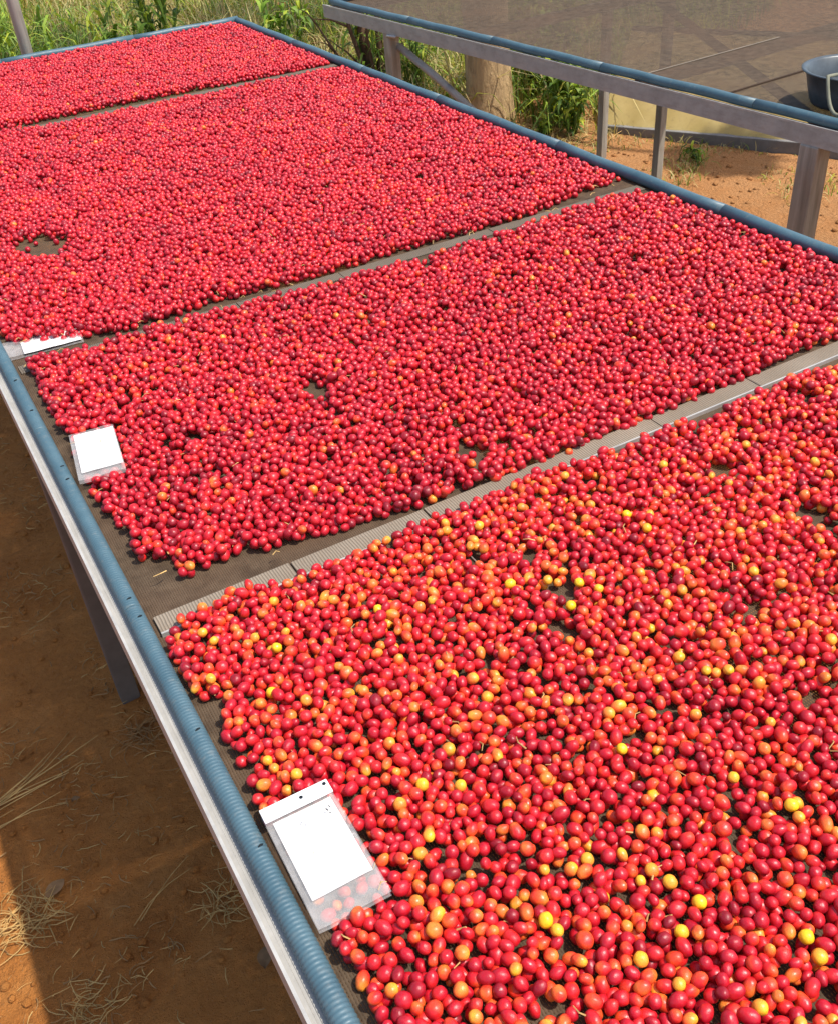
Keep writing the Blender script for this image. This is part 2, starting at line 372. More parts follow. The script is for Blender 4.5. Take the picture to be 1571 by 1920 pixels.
# bars under the net
for y, w in ((1.88, 0.036), (3.6, 0.04), (2.74, 0.036), (0.12, 0.036)):
    m = MB(); m.box((XL + 0.0285, y - w / 2, TZ - 0.045), (XR - 0.0285, y + w / 2, TZ - 0.0045)); m.build('joist', 'galvanised', bed, bevel=0.002)
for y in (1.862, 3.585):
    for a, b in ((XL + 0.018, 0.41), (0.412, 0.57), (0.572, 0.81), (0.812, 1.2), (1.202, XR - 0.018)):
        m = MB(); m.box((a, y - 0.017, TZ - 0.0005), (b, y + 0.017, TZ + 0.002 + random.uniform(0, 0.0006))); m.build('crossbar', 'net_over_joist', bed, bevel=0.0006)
for y in (1.793, 1.449, 1.406, 1.069, 1.027, 0.801, 1.661, 0.62):
    m = MB(); a = random.uniform(0.2, 0.8); pts = []
    for i in range(4):
        t = a + i * 0.18; rr = PR * 1.0; pts.append((XL + rr * math.sin(t - 0.5), y + 0.001 * i, PZ + rr * math.cos(t - 0.5)))
    m.tube(pts, [0.0006, 0.0013, 0.0014, 0.0006], 6); m.build('hose_slit', 'slit_dark', bed)

# second bed, turned a little, empty net
A2, B2 = Vector((2.34, 1.86, 0)), Vector((2.15, 4.64, 0))
dv = (B2 - A2).normalized(); nv = Vector((dv.y, -dv.x, 0))
XF = Matrix(((nv.x, dv.x, 0, A2.x), (nv.y, dv.y, 0, A2.y), (0, 0, 1, 0), (0, 0, 0, 1)))   # local (u across, w along)
def T2(u, w, z): return XF @ Vector((u, w, z))
W2, L2a, L2b = 1.56, -2.2, (B2 - A2).length
bed2 = thing('drying_bed', 'empty raised drying bed with brown net and blue hose edge at upper right', 'drying bed', T2(W2 / 2, 1.0, 0))
hose(T2(0, L2a, PZ2), T2(0, L2b, PZ2), bed2, False); hose(T2(W2, L2a, PZ2), T2(W2, L2b, PZ2), bed2, False); hose(T2(0, L2b + 0.03, PZ2), T2(W2, L2b + 0.03, PZ2), bed2, False)
rail(T2(0, L2a, RZ), T2(0, L2b + 0.055, RZ), -nv, bed2); rail(T2(W2, L2b + 0.055, RZ), T2(W2, L2a, RZ), nv, bed2)
rail(T2(0.021, L2b + 0.03, RZ), T2(W2 - 0.021, L2b + 0.03, RZ), dv, bed2)
net(-0.004, W2 + 0.004, L2a, L2b + 0.02, 'net', bed2, XF)
rz2 = math.atan2(dv.y, dv.x) - math.pi / 2
def w_of(p): return (Vector((p[0], p[1], 0)) - A2).dot(dv)
for u, w, ww in ((0.0, 2.3, 0.052), (0.0, 0.07, 0.062), (1.36, w_of((3.511, 3.919)), 0.042), (1.42, w_of((3.531, 4.411)), 0.042), (1.4, 0.1, 0.05)):
    p = T2(u, w, 0); leg(p.x, p.y, bed2, ww, rz2)
wA = 2.3
m = MB(); m.tube([T2(0.02, wA - 0.03, TZ - 0.11), T2(0.03, wA - 0.30, TZ - 0.2), T2(0.04, wA - 0.8, TZ - 0.385)], 0.016, 10); m.build('brace', 'galvanised', bed2, smooth=True)
m = MB(); m.tube([T2(-0.012, wA + 0.01, TZ - 0.075), T2(-0.03, wA - 0.02, TZ - 0.06), T2(-0.032, wA - 0.09, TZ - 0.055)], 0.006, 8); m.build('hook', 'bright_edge', bed2, smooth=True)
for w, mt, z0, z1 in ((w_of((2.7, 2.70)), 'galvanised', -0.045, -0.0045), (w_of((2.5, 2.33)) , 'dark_wood', -0.004, 0.004), (w_of((2.4, 3.7)), 'galvanised', -0.045, -0.0045), (w_of((2.4, 1.2)), 'galvanised', -0.045, -0.0045)):
    ww = 0.03 if mt == 'galvanised' else 0.007
    m = MB(); m.box((0.03, w - ww / 2, TZ + z0), (W2 - 0.03 if mt == 'galvanised' else 0.62, w + ww / 2, TZ + z1)); o = m.build('joist' if mt == 'galvanised' else 'net_seam', mt, None, bevel=0.001); o.matrix_basis = XF.copy(); set_parent(o, bed2)
m = MB(); w = w_of((2.7, 2.70)); m.box((0.03, w - 0.003, TZ + 0.0005), (0.72, w + 0.003, TZ + 0.002)); o = m.build('net_seam', 'net_wrapped_bar'); o.matrix_basis = XF.copy(); set_parent(o, bed2)
m = MB(); p0 = Vector((3.4, 3.82, TZ - 0.07)); p1 = Vector((2.40, 1.84, TZ - 0.07)); m.tube([p0, p1], 0.017, 8); m.build('diagonal_tie', 'dark_wood', bed2, smooth=True)

# ------------------------------------------------------------------ coffee cherries
HOLES = {1: [(0.5376, 0.7059, 0.0244, -0.0165, -0.0099, -0.0134), (0.5897, 0.7593, 0.0254, -0.0174, -0.0109, -0.0146), (0.5273, 0.8801, 0.0179, -0.0124, -0.006, -0.0094), (0.5902, 0.8503, 0.0131, -0.009, -0.0058, -0.0083), (0.9498, 0.8411, 0.0282, -0.0201, -0.0143, -0.0149), (1.1885, 0.9317, 0.0202, -0.015, -0.0149, -0.014), (0.9716, 0.6988, 0.0234, -0.0164, -0.0136, -0.0125), (0.9606, 0.67, 0.0173, -0.0121, -0.0133, -0.012), (0.7665, 0.6086, 0.0134, -0.0091, -0.0104, -0.0105), (0.2524, 0.6321, 0.0107, -0.007, -0.0033, -0.0062), (0.5191, 0.2641, 0.0097, -0.0061, -0.0056, -0.005), (0.7703, 0.9356, 0.0128, -0.0091, -0.0083, -0.0106), (0.4338, 0.71, 0.0096, -0.0064, -0.0038, -0.0059), (0.2478, 0.7772, 0.008, -0.0053, -0.0036, -0.0076), (0.5599, 0.4124, 0.0082, -0.0053, -0.0038, -0.0039), (0.9938, 0.9636, 0.012, -0.0088, -0.0085, -0.0093), (0.7738, 0.786, 0.0071, -0.005, -0.0062, -0.0071)],
 2: [(0.5487, 1.44, 0.0217, -0.0162, -0.0173, -0.0369), (0.5401, 1.3468, 0.0149, -0.011, -0.0076, -0.0155), (0.6668, 1.1061, 0.0238, -0.0172, -0.0174, -0.0273), (0.7236, 1.093, 0.0171, -0.0123, -0.0085, -0.0125), (0.542, 1.1504, 0.0171, -0.0122, -0.007, -0.0128), (0.3093, 1.4125, 0.0149, -0.0108, -0.0067, -0.0188), (0.9739, 1.772, 0.0164, -0.0132, -0.0113, -0.0193), (1.1608, 1.6386, 0.022, -0.0179, -0.0096, -0.0135), (0.6145, 1.1254, 0.0137, -0.0098, -0.0061, -0.0101), (0.6908, 1.1848, 0.0142, -0.0103, -0.006, -0.0096), (0.7519, 1.6235, 0.0119, -0.0092, -0.0076, -0.0145)],
 3: [(0.303, 2.46, 0.066, -0.0545, -0.017, -0.076), (0.5193, 3.387, 0.02, -0.018, -0.006, -0.026), (0.5283, 3.0226, 0.0127, -0.0114, -0.0051, -0.02), (0.3241, 2.2975, 0.0124, -0.01, -0.0039, -0.0158), (1.3933, 2.0365, 0.0202, -0.0176, -0.0129, -0.0187), (0.4164, 2.9723, 0.02, -0.0176, -0.0055, -0.0239), (0.639, 2.0244, 0.0097, -0.0078, -0.0055, -0.0138)], 4: []}
XE = XR - PR - 0.018
POLY = {
 1: [(0.12, -0.68), (0.12, 0.407), (0.136, 0.437), (0.12, 0.452), (0.126, 0.472), (0.128, 0.508), (0.13, 0.587), (0.121, 0.676), (0.132, 0.727), (0.125, 0.767), (0.149, 0.837), (0.125, 0.854), (0.117, 0.9), (0.122, 0.975), (0.161, 0.995), (0.21, 1.005), (0.298, 0.991), (0.387, 0.991), (0.462, 0.989), (0.56, 0.988), (0.635, 0.99), (0.718, 0.998), (0.805, 0.98), (0.95, 0.976), (1.025, 0.961), (1.138, 0.969), (1.237, 0.971), (1.314, 0.959), (XE, 0.95), (XE, -0.68)],
 2: [(0.135, 1.868), (0.131, 1.637), (0.138, 1.565), (0.126, 1.385), (0.129, 1.332), (0.139, 1.252), (0.15, 1.221), (0.133, 1.152), (0.181, 1.14), (0.181, 1.084), (0.228, 1.094), (0.288, 1.081), (0.37, 1.06), (0.476, 1.047), (0.583, 1.034), (0.681, 1.028), (0.761, 1.022), (0.873, 1.028), (0.981, 1.025), (1.082, 1.032), (1.17, 1.03), (1.278, 1.038), (1.402, 1.038), (XE, 1.042), (XE, 1.76), (1.538, 1.838), (1.273, 1.81), (0.988, 1.80), (0.74, 1.822), (0.528, 1.836), (0.395, 1.85), (0.247, 1.846)],
 3: [(0.122, 1.985), (0.22, 1.935), (0.331, 1.895), (0.554, 1.905), (0.77, 1.885), (1.041, 1.89), (1.33, 1.882), (1.523, 1.925), (XE, 1.93), (XE, 3.47), (1.55, 3.48), (1.147, 3.50), (0.767, 3.51), (0.551, 3.52), (0.483, 3.55), (0.316, 3.58), (0.122, 3.58)],
 4: [(0.122, 3.66), (0.327, 3.65), (0.497, 3.637), (0.79, 3.643), (1.173, 3.622), (1.5, 3.6), (XE, 3.6), (XE, YF - 0.06), (0.122, YF - 0.055)]}
YELLOW = [(0.432, 0.329, 1), (0.483, 0.263, 1), (0.356, 0.331, 0.9), (0.355, 0.287, 0.9), (0.407, 0.24, 0.9), (0.301, 0.388, 0.92), (0.305, 0.408, 1), (0.389, 0.321, 0.93), (0.15, 0.419, 0.82), (0.212, 0.417, 0.8), (0.37, 0.43, 0.9), (0.401, 0.392, 0.92), (0.42, 0.37, 0.9), (0.583, 0.371, 1), (0.492, 0.524, 1), (0.285, 0.595, 0.97), (0.315, 0.571, 0.92), (0.189, 0.812, 1), (0.139, 0.858, 0.9), (0.606, 0.759, 1), (0.569, 0.729, 1), (0.367, 0.862, 1), (0.753, 0.835, 1), (0.57, 0.933, 0.93), (0.526, 0.801, 0.97), (0.547, 0.427, 0.92), (0.639, 0.465, 0.9), (0.81, 0.644, 0.93), (0.879, 0.89, 0.9), (0.751, 0.793, 0.93), (0.239, 0.866, 0.95), (0.158, 0.937, 0.9), (0.168, 0.928, 0.93), (0.4, 0.72, 0.88), (0.149, 0.717, 0.88), (0.174, 0.674, 0.86), (0.635, 0.549, 0.9), (0.652, 0.537, 0.86), (0.619, 0.738, 0.9), (0.734, 0.96, 0.9), (0.493, 0.561, 0.86), (0.248, 0.543, 0.88), (0.24, 0.519, 0.86), (0.323, 0.449, 0.9), (0.35, 0.439, 0.82), (0.418, 0.389, 0.85), (0.622, 0.598, 0.85), (0.59, 0.783, 0.85), (0.22, 0.76, 0.84), (0.272, 0.661, 0.82), (0.879, 0.718, 0.82), (0.475, 0.606, 0.8), (0.254, 0.368, 0.82), (0.196, 0.37, 0.8), (0.269, 0.48, 0.8), (0.572, 0.357, 0.84)]

def in_poly(P, x, y):
    c = False; n = len(P); j = n - 1
    for i in range(n):
        xi, yi = P[i]; xj, yj = P[j]
        if (yi > y) != (yj > y) and x < (xj - xi) * (y - yi) / (yj - yi) + xi: c = not c
        j = i
    return c
BAGS = [dict(o=(0.155, 0.5775), w=0.077, l=0.150, rz=-0.02, z=TZ + 0.0165), dict(o=(0.162, 1.452), w=0.074, l=0.148, rz=-0.14, z=TZ + 0.0168)]
def under_bag(x, y):
    for b in BAGS:
        dx, dy = x - b['o'][0], y - b['o'][1]; c, s = math.cos(-b['rz']), math.sin(-b['rz'])
        u, w = dx * c - dy * s, dx * s + dy * c
        if abs(u) < b['w'] / 2 + 0.004 and abs(w) < b['l'] / 2 + 0.004: return True
    return False
def deposit(sec, per_m2, two_layer):
    P = POLY[sec]; H = []
    for cx, cy, ax, ay, bx, by in HOLES[sec]:
        det = ax * by - ay * bx; H.append((cx, cy, by / det, -bx / det, -ay / det, ax / det))
    x0, x1 = min(p[0] for p in P), max(p[0] for p in P); y0, y1 = min(p[1] for p in P), max(p[1] for p in P)
    N = int((x1 - x0) * (y1 - y0) * per_m2); CS = 0.018
    rnd = random.Random(100 + sec); U = rnd.random
    grid = {}; out = []; comp = 0.9
    for _ in range(N):
        bx = x0 + (x1 - x0) * U(); by = y0 + (y1 - y0) * U(); r = 0.0066 * (1 + 0.105 * rnd.gauss(0, 1)); r = min(0.0083, max(0.005, r))
        best = None
        for k in range(4):
            x = bx + (U() - 0.5) * 0.016 * (k > 0); y = by + (U() - 0.5) * 0.016 * (k > 0)
            z = TZ + r * 0.95
            gx, gy = int(x / CS), int(math.floor(y / CS))
            for ix in (gx - 1, gx, gx + 1):
                for iy in (gy - 1, gy, gy + 1):
                    for q in grid.get((ix, iy), ()):
                        d2 = (q[0] - x) ** 2 + (q[1] - y) ** 2; R = (q[3] + r) * comp
                        if d2 < R * R:
                            zz = q[2] + math.sqrt(R * R - d2)
                            if zz > z: z = zz
            if best is None or z < best[2]: best = (x, y, z, r)
        x, y, z, r = best
        bare = mnoise.noise((x * 14 + sec * 5, y * 14, 3.7)) + 0.5 * mnoise.noise((x * 40, y * 40, sec))
        lim = 0.011 + two_layer * (0.009 + 0.007 * mnoise.noise((x * 11, y * 11, 9.0 + sec)))
        edge = min(XR - 0.013 - x, YF - 0.013 - y, 0.05); lim = min(lim, 0.0085 + 0.3 * edge)
        if z > TZ + lim: continue
        if bare > (0.74 if sec < 3 else 0.9): continue
        wob = 0.006 * mnoise.noise((x * 60, y * 60, 2.2))
        if not in_poly(P, x + wob, y - wob): continue
        bad = False
        for cx, cy, m00, m01, m10, m11 in H:
            dx, dy = x - cx, y - cy; u = m00 * dx + m01 * dy; w = m10 * dx + m11 * dy
            if u * u + w * w < 0.95 + 1.1 * mnoise.noise((x * 75, y * 75, 5.5)) and (sec > 2 or U() > 0.02): bad = True; break
        if bad or (under_bag(x, y) and (z > TZ + 0.0072 or r > 0.0072)): continue
        q = (x, y, z, r); out.append(q); grid.setdefault((int(x / CS), int(math.floor(y / CS))), []).append(q)
    return out
def tint_of(sec, x, y, rnd):
    u = rnd.random(); drift = 0.06 * mnoise.noise((x * 5, y * 5, 6.0)) + 0.05 * mnoise.noise((x * 17, y * 17, 3.0))
    if sec == 1:
        t = 0.13 + 0.1 * rnd.random() if u < 0.05 else 0.28 + 0.18 * rnd.random() if u < 0.5 else 0.46 + 0.13 * rnd.random() if u < 0.8 else 0.59 + 0.12 * rnd.random() if u < 0.95 else 0.72 + 0.12 * rnd.random()
    elif sec == 2:
        t = 0.12 + 0.12 * rnd.random() if u < 0.12 else 0.26 + 0.19 * rnd.random() if u < 0.84 else 0.45 + 0.1 * rnd.random() if u < 0.97 else 0.58 + 0.14 * rnd.random()
    else:
        t = 0.13 + 0.12 * rnd.random() if u < 0.11 else 0.27 + 0.19 * rnd.random() if u < 0.88 else 0.46 + 0.08 * rnd.random() if u < 0.99 else 0.58 + 0.1 * rnd.random()
    return max(0.02, min(1, t + drift))

def cherry_mesh(i, elong, flat, dent):
    bm = bmesh.new(); bmesh.ops.create_icosphere(bm, subdivisions=3, radius=1.0)
    R0 = 0.0068
    for v in bm.verts:
        n = v.co.copy(); z = n.z; r = 1.0 + 0.085 * mnoise.noise((n.x * 1.3 + i * 7, n.y * 1.3, n.z * 1.3)) + 0.035 * mnoise.noise((n.x * 3 + i, n.y * 3, n.z * 3))
        rad = math.hypot(n.x, n.y)
        if z > 0: r -= 0.09 * math.exp(-(rad / 0.2) ** 2)          # dimple of the blossom end
        if z < 0: r -= 0.05 * math.exp(-(rad / 0.25) ** 2)
        r -= dent * math.exp(-((n.x - 0.8) ** 2 + (n.y - 0.2) ** 2 + (n.z - 0.3) ** 2) / 0.18)
        v.co = Vector((n.x * r, n.y * r * flat, n.z * r * elong)) * R0
    for f in bm.faces:
        f.smooth = True
        c = f.calc_center_median(); 
        if (c.z > 0.75 * R0 * elong and math.hypot(c.x, c.y) < 0.11 * R0): f.material_index = 1
    me = bpy.data.meshes.new('coffee_cherry'); bm.to_mesh(me); bm.free()
    me.materials.append(MATS['cherry_skin']); me.materials.append(MATS['cherry_scar']); return me
CM = [cherry_mesh(0, 1.22, 0.95, 0.0), cherry_mesh(1, 1.12, 1.0, 0.0), cherry_mesh(2, 1.32, 0.92, 0.12), cherry_mesh(3, 1.2, 0.86, 0.24), cherry_mesh(4, 1.04, 0.98, 0.0)]
SECT = {1: deposit(1, 23000, 1.03), 2: deposit(2, 19000, 1.25), 3: deposit(3, 18000, 1.15), 4: deposit(4, 17000, 1.1)}
rnd = random.Random(5)
ALL = {}
for s, L in SECT.items():
    arr = []
    for x, y, z, r in L:
        tilt = rnd.gauss(math.pi / 2, 0.45) if rnd.random() < 0.8 else rnd.uniform(0, math.pi)
        arr.append([x, y, z, r, tint_of(s, x, y, rnd), rnd.randrange(5), rnd.uniform(-0.4, 0.4), tilt, rnd.uniform(0, 6.283)])
    ALL[s] = arr
ytaken = set()
for yx, yy, yt in YELLOW:
    near_ = [k for k, c in enumerate(ALL[1]) if k not in ytaken and (c[0] - yx) ** 2 + (c[1] - yy) ** 2 < 0.011 ** 2]
    if near_:
        k = max(near_, key=lambda k: ALL[1][k][2] - 0.3 * math.hypot(ALL[1][k][0] - yx, ALL[1][k][1] - yy)); ALL[1][k][4] = yt; ytaken.add(k); ALL[1][k][5] = 4 if k % 3 else 1; ALL[1][k][3] = min(ALL[1][k][3], 0.0069); ALL[1][k][2] += 0.001
# the 300 that show largest stand as single fruits
CRT = CAM_R.T; FPX = 1848.2
cand = []
for k, c in enumerate(ALL[1]):
    q = CRT @ np.array([c[0], c[1], c[2] - CAM_Z]); d = -q[2]
    if d < 0.05: continue
    px = 785.5 + FPX * q[0] / d; py = 960 - FPX * q[1] / d
    if -5 < px < 1576 and py < 1925 and c[2] > TZ + 0.0058: cand.append((d, k, px, py))
cand.sort()
# drop those wholly under another fruit
def covered(k):
    c = ALL[1][k]
    for o in near_of(k):
        if o[2] > c[2] + 0.006 and (o[0] - c[0]) ** 2 + (o[1] - c[1]) ** 2 < 0.008 ** 2: return True
    return False
GR = {}
for k, c in enumerate(ALL[1]): GR.setdefault((int(c[0] / 0.02), int(math.floor(c[1] / 0.02))), []).append(k)
def near_of(k):
    c = ALL[1][k]; gx, gy = int(c[0] / 0.02), int(math.floor(c[1] / 0.02))
    return [ALL[1][j] for ix in (gx - 1, gx, gx + 1) for iy in (gy - 1, gy, gy + 1) for j in GR.get((ix, iy), ()) if j != k]
single = [t for t in cand if not covered(t[1])][:300]
GRP = 'largest coffee cherries in the nearest rows of the near lot'
def klass(t):
    if t < 0.22: return 'maroon', 'dark maroon over-ripe coffee cherry in the nearest rows at the bottom'
    if t < 0.47: return 'crimson', 'deep crimson coffee cherry in the nearest rows at the bottom'
    if t < 0.6: return 'red', 'bright scarlet coffee cherry in the nearest rows at the bottom'
    if t < 0.76: return 'orange', 'orange red half-ripe coffee cherry in the nearest rows at the bottom'
    return 'yellow', 'yellow orange unripe coffee cherry in the nearest rows at the bottom'
protos = {}
singles_k = set()
for d, k, px, py in single:
    c = ALL[1][k]; singles_k.add(k)
    o = bpy.data.objects.new('coffee_cherry', CM[c[5]]); C.objects.link(o)
    s = c[3] / 0.0068
    o.location = (c[0], c[1], c[2]); o.rotation_euler = (c[6], c[7], c[8]); o.scale = (s, s, s); o['tint'] = float(c[4])
    kl, lab = klass(c[4])
    col = 'beside the blue hose' if px < 760 else 'left of centre' if px < 1000 else 'just right of centre' if px < 1240 else 'right of centre' if px < 1440 else 'at the right edge'
    row = 'at the very bottom edge' if py > 1885 else 'just above the bottom edge' if py > 1845 else 'a little above the bottom edge' if py > 1800 else 'higher up in the nearest rows'
    size = 'large' if c[3] > 0.0072 else 'small' if c[3] < 0.006 else 'middling'
    adj = {'maroon': 'dark maroon', 'crimson': 'deep crimson', 'red': 'bright scarlet', 'orange': 'orange red', 'yellow': 'yellow orange'}[kl]
    tag(o, f'{size} {adj} cherry {row}, {col}', 'cherry', GRP)
    c.append(o); protos.setdefault(c[5], o)
def nearest_single(x, y):
    return min((ALL[1][k] for k in singles_k), key=lambda c: (c[0] - x) ** 2 + (c[1] - y) ** 2)
for x, y, lab in ((0.432, 0.329, 'largest vivid yellow cherry, right of centre near the bottom'), (0.483, 0.263, 'vivid yellow cherry close to the bottom right corner'),
                  (0.407, 0.24, 'yellow cherry touching the bottom edge, towards the right'), (0.355, 0.287, 'yellow cherry just above the bottom edge, right of centre')):
    c = nearest_single(x, y)
    if c[4] > 0.8 and (c[0] - x) ** 2 + (c[1] - y) ** 2 < 0.0006: c[9]['label'] = lab
while len(protos) < 5:
    v = [i for i in range(5) if i not in protos][0]; protos[v] = list(protos.values())[0]

def gn_tree():
    ng = bpy.data.node_groups.new('cherry_spread', 'GeometryNodeTree')
    ng.interface.new_socket('Geometry', in_out='INPUT', socket_type='NodeSocketGeometry'); ng.interface.new_socket('Geometry', in_out='OUTPUT', socket_type='NodeSocketGeometry')
    gi = ng.nodes.new('NodeGroupInput'); go = ng.nodes.new('NodeGroupOutput')
    join = ng.nodes.new('GeometryNodeJoinGeometry')
    def attr(name, typ):
        a = ng.nodes.new('GeometryNodeInputNamedAttribute'); a.data_type = typ; a.inputs['Name'].default_value = name; return a.outputs['Attribute']
    e2r = ng.nodes.new('FunctionNodeEulerToRotation'); ng.links.new(attr('rot', 'FLOAT_VECTOR'), e2r.inputs[0])
    m2p = ng.nodes.new('GeometryNodeMeshToPoints'); ng.links.new(gi.outputs[0], m2p.inputs[0])
    for v in range(5):
        oi = ng.nodes.new('GeometryNodeObjectInfo'); oi.inputs['Object'].default_value = protos[v]; oi.inputs['As Instance'].default_value = True; oi.transform_space = 'ORIGINAL'
        cmp_ = ng.nodes.new('FunctionNodeCompare'); cmp_.data_type = 'INT'; cmp_.operation = 'EQUAL'
        ng.links.new(attr('var', 'INT'), cmp_.inputs[2]); cmp_.inputs[3].default_value = v
        ip = ng.nodes.new('GeometryNodeInstanceOnPoints')
        ng.links.new(m2p.outputs[0], ip.inputs['Points']); ng.links.new(cmp_.outputs[0], ip.inputs['Selection']); ng.links.new(oi.outputs['Geometry'], ip.inputs['Instance'])
        ng.links.new(e2r.outputs[0], ip.inputs['Rotation']); ng.links.new(attr('scl', 'FLOAT'), ip.inputs['Scale'])
        ng.links.new(ip.outputs[0], join.inputs[0])
    ng.links.new(join.outputs[0], go.inputs[0]); return ng
NG = gn_tree()
LOT = {1: 'nearest lot of mixed red, orange and yellow coffee cherries', 2: 'second lot of red cherries between bright crossbar and next gap', 3: 'third and longest lot of red cherries with small bare patch', 4: 'farthest lot of pinkish red cherries by the far end'}
for s, arr in ALL.items():
    arr = [c for k, c in enumerate(arr) if not (s == 1 and k in singles_k)]
    me = bpy.data.meshes.new('coffee_cherries'); n = len(arr); me.vertices.add(n)
    me.vertices.foreach_set('co', np.array([c[:3] for c in arr], dtype=np.float32).ravel())
    a = me.attributes.new('rot', 'FLOAT_VECTOR', 'POINT'); a.data.foreach_set('vector', np.array([c[6:9] for c in arr], dtype=np.float32).ravel())
    a = me.attributes.new('scl', 'FLOAT', 'POINT'); a.data.foreach_set('value', np.array([c[3] / 0.0068 for c in arr], dtype=np.float32))
    a = me.attributes.new('tint', 'FLOAT', 'POINT'); a.data.foreach_set('value', np.array([c[4] for c in arr], dtype=np.float32))
    a = me.attributes.new('var', 'INT', 'POINT'); a.data.foreach_set('value', np.array([c[5] for c in arr], dtype=np.int32))
    o = link('coffee_cherries', me); tag(o, LOT[s], 'cherries', None, 'stuff')
    md = o.modifiers.new('spread', 'NODES'); md.node_group = NG
    print('section', s, n)

# ------------------------------------------------------------------ label bags
def make_bag(name, label, b, paper_rect, strip, holes=()):
    w, l = b['w'] / 2, b['l'] / 2
    t = thing(name, label, 'bag', (b['o'][0], b['o'][1], b['z'])); t.matrix_basis = Matrix.Translation((b['o'][0], b['o'][1], b['z'])) @ Matrix.Rotation(b['rz'], 4, 'Z') @ Matrix.Rotation(b.get('rx', 0.0), 4, 'X')
    def sheet(nm, mat, x0, x1, y0, y1, z, amp, seed, th=0.0):
        nx_, ny_ = 14, 24; m = MB()
        for side in ((0, 1) if th else (0,)):
            vs = [(x0 + (x1 - x0) * i / nx_, y0 + (y1 - y0) * j / ny_, 0) for j in range(ny_ + 1) for i in range(nx_ + 1)]
            vs = [(x, y, z - side * th + amp * (mnoise.noise((x * 28 + seed, y * 28, 0)) + 0.5 * mnoise.noise((x * 70, y * 70, seed)))) for x, y, _ in vs]
            m.add(vs, [(j * (nx_ + 1) + i, j * (nx_ + 1) + i + 1, (j + 1) * (nx_ + 1) + i + 1, (j + 1) * (nx_ + 1) + i) for j in range(ny_) for i in range(nx_)])
        me = m.mesh(nm, mat, True); o = bpy.data.objects.new(nm, me); C.objects.link(o); o.parent = t; return o
    sheet('sleeve', 'clear_plastic', -w, w, -l, l, 0.0045, 0.0022, 1, 0.0068)
    p = sheet('paper', 'paper', *paper_rect, 0.002, 0.0008, 5)
    if strip:
        m = MB(); m.box((-w, l - strip, 0.0062), (w, l + 0.001, 0.0085)); o = m.build('zip_strip', 'zip_white', None, bevel=0.0005); o.parent = t
        for x, y in holes:
            m = MB(); m.tube([(x, y, 0.0086), (x, y, 0.0089)], 0.0022, 10); h = m.build('punch_hole', 'slit_dark', None); h.parent = o
    return t
bag1 = make_bag('label_bag', 'clear zip bag with white paper lying nearest, against the blue hose', BAGS[0], (-0.031, 0.034, -0.043, 0.058), 0.017, ((0.006, 0.068), (0.034, 0.071)))
def mark(bag, pts, r, mat):
    m = MB(); m.tube([(x, y, 0.0078) for x, y in pts], r, 6); o = m.build('ink_mark', mat, None); o.parent = bag
mark(bag1, [(0.0225, 0.042), (0.024, 0.0385)], 0.0007, 'ink'); mark(bag1, [(0.0265, 0.044), (0.0275, 0.0415)], 0.0006, 'ink'); mark(bag1, [(0.0235, 0.0355), (0.0255, 0.0345)], 0.0005, 'ink')
mark(bag1, [(-0.002 + 0.003 * math.cos(a), 0.039 + 0.003 * math.sin(a)) for a in [i * 0.7 for i in range(9)]], 0.0006, 'ink_faint')
for x0_, y0_, n_ in ((0.012, 0.024, 3), (0.02, 0.012, 4), (0.026, 0.0, 3), (-0.012, 0.03, 2)):
    for q in range(n_): mark(bag1, [(x0_ + q * 0.0035, y0_ + 0.001 * (q % 2)), (x0_ + q * 0.0035 + 0.0018, y0_ - 0.0012)], 0.0003, 'ink_faint')
bag2 = make_bag('label_bag', 'clear bag with blank white paper lying on cherries of second lot', BAGS[1], (-0.03, 0.0355, -0.05, 0.072), 0, ())
B3 = dict(o=(0.182, 1.945), w=0.15, l=0.075, rz=-0.07, z=TZ + 0.0045)
bag3 = make_bag('label_bag', 'white paper bag almost buried under cherries at far left', B3, (-0.04, 0.072, -0.032, 0.03), 0, ())
# stray fruits lying over the buried bag belong to the third lot

# wire along the net, showing in the bare gap of the nearest lot
m = MB(); m.tube([(0.533, 0.97, TZ + 0.0016), (0.533, 0.837, TZ + 0.0018), (0.534, 0.76, TZ + 0.0022), (0.537, 0.69, TZ + 0.0018), (0.537, 0.62, TZ + 0.0016)], 0.0011, 6)
tag(m.build('wire', 'wire_grey', None, True), 'thin pale wire lying on the net in a bare gap', 'wire')

# tub with rope handle on the empty bed
def tub(cx, cy, zb, r, h):
    t = thing('tub', 'dark grey plastic tub with rope handle on the empty bed', 'tub', (cx, cy, zb))
    prof = [(0.0, 0.004), (r * 0.78, 0.004), (r * 0.82, 0.012), (r * 0.9, h * 0.5), (r * 0.97, h * 0.93), (r * 1.05, h * 0.97), (r * 1.06, h), (r * 1.0, h * 1.005), (r * 0.95, h * 0.96), (r * 0.88, h * 0.5), (r * 0.8, 0.02), (0.0, 0.018)]
    n = 40; m = MB(); vs = [(cx + a * math.cos(2 * math.pi * k / n), cy + a * math.sin(2 * math.pi * k / n), zb + z) for a, z in prof for k in range(n)]
    m.add(vs, [(i * n + k, i * n + (k + 1) % n, (i + 1) * n + (k + 1) % n, (i + 1) * n + k) for i in range(len(prof) - 1) for k in range(n)])
    m.build('body', 'tub_plastic', t, True)
    a = math.radians(192); p = Vector((cx + r * 1.05 * math.cos(a), cy + r * 1.05 * math.sin(a), zb + h)); d = Vector((math.cos(a), math.sin(a), 0)); e = Vector((-d.y, d.x, 0))
    pts = [p + e * (-0.0 + 0.13 * u) + d * (0.02 + 0.035 * math.sin(u * math.pi)) + Vector((0, 0, 0.012 - 0.085 * math.sin(u * math.pi) ** 0.8)) for u in [i / 12 for i in range(13)]]
    m = MB(); m.tube([p - d * 0.03 + Vector((0, 0, 0.006))] + pts, 0.005, 8); m.build('handle', 'rope_pale', t, True)
